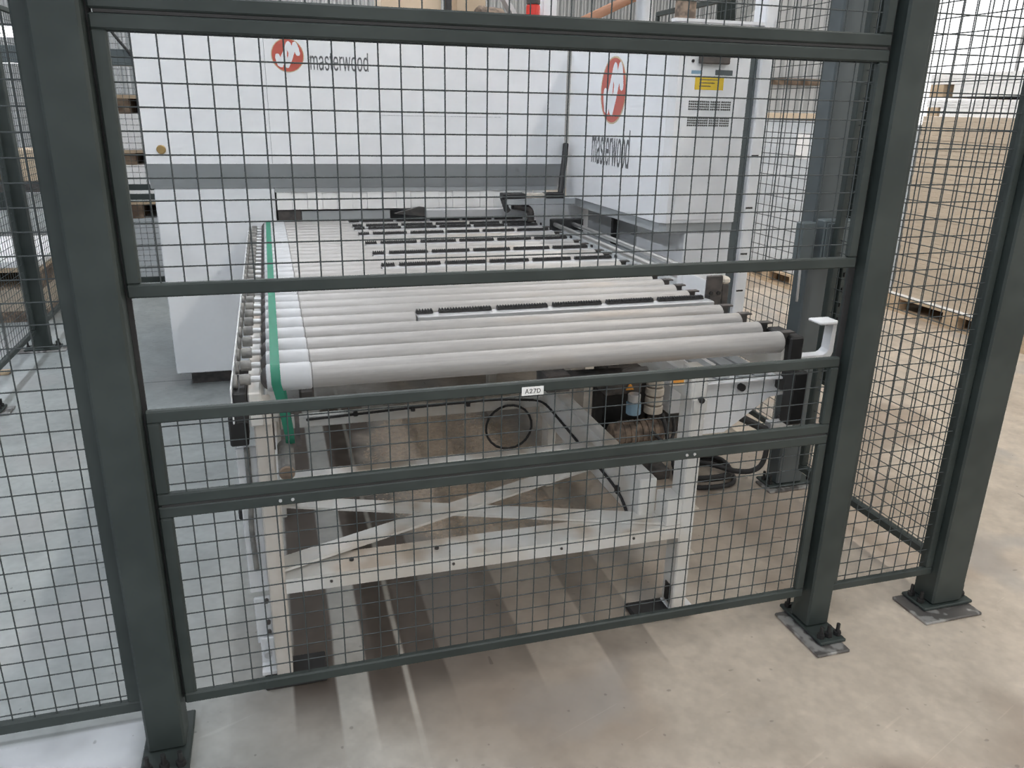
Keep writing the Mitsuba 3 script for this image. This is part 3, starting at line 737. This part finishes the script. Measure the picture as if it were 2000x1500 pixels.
part(h, 'fitting', box(2.285, 2.36, .875, .925, .32, .365, .004), ZINC)
part(h, 'valve', concat([cyl((2.36, .9, .342), (2.399, .9, .342), .02, 14), box(2.37, 2.385, .89, .91, .36, .385)]), ZINC, smooth=35)

# ------------------------------------------------------------------ pallets and board stacks
def pallet(t, x0, x1, y0, y1, z=0.0, wood=WOOD, along='y'):
    if along == 'y':    # long side along y, blocks visible from -x
        for xx in np.linspace(x0, x1 - .1, 3):
            part(t, 'bottom_board', box(xx, xx + .1, y0, y1, z, z + .022), wood)
            for yy in np.linspace(y0, y1 - .145, 3):
                part(t, 'block', box(xx, xx + .1, yy, yy + .145, z + .022, z + .10), wood)
        for yy in np.linspace(y0, y1 - .145, 3):
            part(t, 'stringer_board', box(x0, x1, yy, yy + .145, z + .10, z + .122), wood)
        n = 6
        for xx in np.linspace(x0, x1 - .12, n):
            part(t, 'deck_board', box(xx, xx + .12, y0, y1, z + .122, z + .144), wood)

def boards(x0, x1, y0, y1, z0, z1, th, jit=.004, seed=1):
    g = np.random.default_rng(seed); ms = []; z = z0
    while z + th <= z1 + 1e-6:
        a, b = (g.random(2) - .5) * 2 * jit
        ms.append(box(x0 + a, x1 + a, y0 + b, y1 + b, z + .0006, z + th - .0006)); z += th
    return concat(ms)

def pallet_thing(label, *a, **k):
    t = thing('pallet', label, 'pallet', 'wooden pallets under the boards'); pallet(t, *a, **k); return t
pallet_thing('wooden pallet under the tall chipboard stack at the right', 5.52, 6.75, 2.42, 3.87)
solid('white_sheet', box(5.53, 6.76, 2.43, 3.865, .1442, .162), MELA, 'white sheet lying under the tall chipboard stack', 'sheet')
solid('board_stack', boards(5.55, 6.75, 2.45, 3.85, .1625, 1.655, .0373), CHIP, 'tall stack of beige chipboards on a pallet behind the right fence', 'board stack', kind='stuff')
t = thing('white_board_stack', 'stack of white boards on wooden bearers above the chipboards', 'board stack')
part(t, 'bearer', box(5.56, 6.74, 3.72, 3.83, 1.6555, 1.725), WOOD)
part(t, 'packing', box(5.565, 6.74, 2.45, 3.70, 1.6555, 1.7252), MELA)
part(t, 'boards', boards(5.56, 6.74, 2.45, 3.85, 1.7255, 1.80, .019), MELA)
t = thing('white_board_stack', 'upper stack of white boards with wooden bearers, topmost at the right', 'board stack')
part(t, 'bearer', box(5.56, 6.74, 3.70, 3.84, 1.801, 1.90), WOOD)
part(t, 'packing', box(5.565, 6.74, 2.45, 3.60, 1.801, 1.9002), MELA)
part(t, 'boards', boards(5.56, 6.74, 2.45, 3.85, 1.9005, 2.02, .04), MELA)
pallet_thing('wooden pallet under the wrapped stack beside the chipboards', 5.55, 6.75, 3.92, 4.6)
solid('wrapped_stack', boards(5.60, 6.75, 3.93, 4.58, .1445, 1.62, .06, .006, 2), WRAP, 'grey wrapped stack just left of the tall chipboard stack', 'board stack', kind='stuff')
pallet_thing('wooden pallet under the wrapped stack seen left of the far post', 5.12, 5.52, 4.62, 5.75)
t = thing('wrapped_stack', 'grey-blue wrapped board stack with beige edge trim left of the far right post', 'board stack')
part(t, 'load', box(5.15, 5.50, 4.65, 5.68, .1445, 1.60, .01), WRAP)
part(t, 'top_board', box(5.14, 5.51, 4.64, 5.70, 1.6005, 1.66, .004), CARD)
part(t, 'corner_trim', box(5.135, 5.1495, 5.60, 5.70, .1445, 1.60), CARD)
part(t, 'label', box(5.1455, 5.1495, 4.78, 4.98, 1.25, 1.48), PAPER)
solid('brown_block', box(5.5, 5.75, 1.98, 2.2, 0, .14, .004), PIPE, 'reddish brown block on the floor at the right edge', 'block')
t = thing('partition', 'grey partition with a brown rail far behind the wrapped stack', 'partition')
part(t, 'sheet', box(6.3, 8.6, 8.0, 8.1, 0, 3.2), WALLM)
part(t, 'rail', box(6.6, 7.5, 7.92, 7.9995, 2.02, 2.10), WOODD)

# ------------------------------------------------------------------ left fence and background
def post_left(label, x, y):
    guard_post(label, x - .06, x + .04, y - .04, y + .04, (x - .12, x + .10, y - .06, y + .06), (x - .17, x + .14, y - .075, y + .06), [(x - .10, y - .02), (x + .08, y - .02), (x + .08, y + .03)])
post_left('slim fence post far at the left, second along the left side', -1.33, 4.10)
post_left('fence post at the left image edge, first along the left side', -1.36, 2.86)
post_left('fence post at the rear left corner', -1.33, 5.66)
mesh_panel('mesh_fence', 'wire panel of the left fence between its first two posts', 'y', -1.365, 2.92, 4.04, .134, PZ - .02, 2.97, .18, ft=.032, dep=.03)
mesh_panel('mesh_fence', 'wire panel of the left fence running to the rear corner', 'y', -1.365, 4.16, 5.6, .134, PZ - .02, 4.2, .18, ft=.032, dep=.03)
mesh_panel('mesh_fence', 'wire panel of the left fence nearest the viewer', 'y', -1.365, 1.5, 2.80, .134, PZ - .02, 1.55, .18, ft=.032, dep=.03)
mesh_panel('mesh_fence', 'lower rear wire panel behind the machine at the left', 'x', 5.66, -1.27, .3, .134, .90, -1.2, .18, ft=.05)
mesh_panel('mesh_fence', 'upper rear wire panel behind the machine at the left', 'x', 5.66, -1.27, .3, .93, PZ, -1.2, .98, ft=.05)
solid('rear_beam', box(-2.0, .3, 6.0, 6.15, 1.93, 2.06, .006), BOXTEAL, 'dark horizontal beam left of the hood', 'beam')
solid('hanging_cable', tube(smooth_path([(-.98, 5.985, 2.35), (-.92, 5.985, 2.2), (-.80, 5.988, 2.03), (-.72, 5.985, 1.9)]), .012, 6), RUBBER, 'black cable hanging behind the dark beam', 'cable', smooth=True)
def left_stack(label, x0, x1, y0, y1, z, layers):
    t = thing('board_pile', label, 'board pile', 'piles of boards at the far left')
    for kind, h in layers:
        if kind == 'p':
            for xx in np.linspace(x0, x1 - .1, 4):
                part(t, 'bearer', box(xx, xx + .1, y0, y1, z, z + h * .8 - .0005), WOODD)
            part(t, 'bearer_board', box(x0, x1, y0, y1, z + h * .8, z + h - .0005), WOOD)
        else:
            part(t, 'boards', box(x0, x1, y0, y1, z, z + h - .0008, .004), {'w': MELA, 'c': CHIP, 'g': WRAP, 'b': BROWN}[kind])
        z += h
left_stack('low pile of beige boards, old dark pallets and a white board behind the left fence', -3.4, -1.50, 4.95, 6.3, 0, [('b', .085), ('c', .085), ('c', .085), ('p', .17), ('w', .05)])
t = thing('shelf_rack', 'dark rack beam with cardboard boxes far behind the left fence', 'rack')
part(t, 'beam', box(-3.8, -1.8, 9.0, 9.1, .60, .72, .004), DARK)
part(t, 'shelf', box(-3.8, -1.8, 9.1005, 10.0, .69, .72), WOODD)
for x in (-3.8, -1.9):
    part(t, 'upright', box(x, x + .1, 9.101, 9.2, 0, .6895), STEEL)
for i_, x in enumerate((-3.5, -2.75, -2.25)):
    solid('carton', box(x, x + (.66, .40, .34)[i_], 9.05, 9.6, .7205, (1.08, 1.08, .95)[i_], .006), (CARD, CARD, WOODD)[i_], ('large beige carton on the far rack at the left', 'narrow beige carton in the middle of the far rack', 'dark brown box at the right of the far rack')[i_], 'box')
left_stack('stack of white packs on pallets directly left of the hood', -1.30, -.35, 6.4, 7.8, 0, [('g', .60), ('p', .16), ('w', .33), ('p', .13), ('w', .32), ('p', .16)])
t = thing('wall_lamp', 'bright tube lamp far away at the upper left', 'lamp')
scene[numbered(t + '__tube')] = {**mikit.ply(box(-3.6, -3.0, 12.0, 12.1, 2.48, 2.62), MELA), 'emitter': emit((14, 14, 14))}
part(t, 'rod', box(-3.33, -3.31, 12.03, 12.05, 2.62, CEIL - .001), ZINC)
t = thing('wall_lamp', 'second bright lamp below the first at the upper left', 'lamp')
scene[numbered(t + '__tube')] = {**mikit.ply(box(-3.42, -3.15, 12.3, 12.4, 2.14, 2.30), MELA), 'emitter': emit((14, 14, 14))}
part(t, 'rod', box(-3.30, -3.28, 12.33, 12.35, 2.30, CEIL - .001), ZINC)
solid('steel_column', box(-3.9, -3.5, 12.4, 12.8, 0, CEIL - .001, .01), STEEL, 'dark building column at the far left', 'column')
solid('dust_lump', concat([box(-1.62, -1.42, 3.55, 3.62, 0, .02, .004)]), WOOD, 'short wooden offcut on the floor at the left edge', 'offcut')
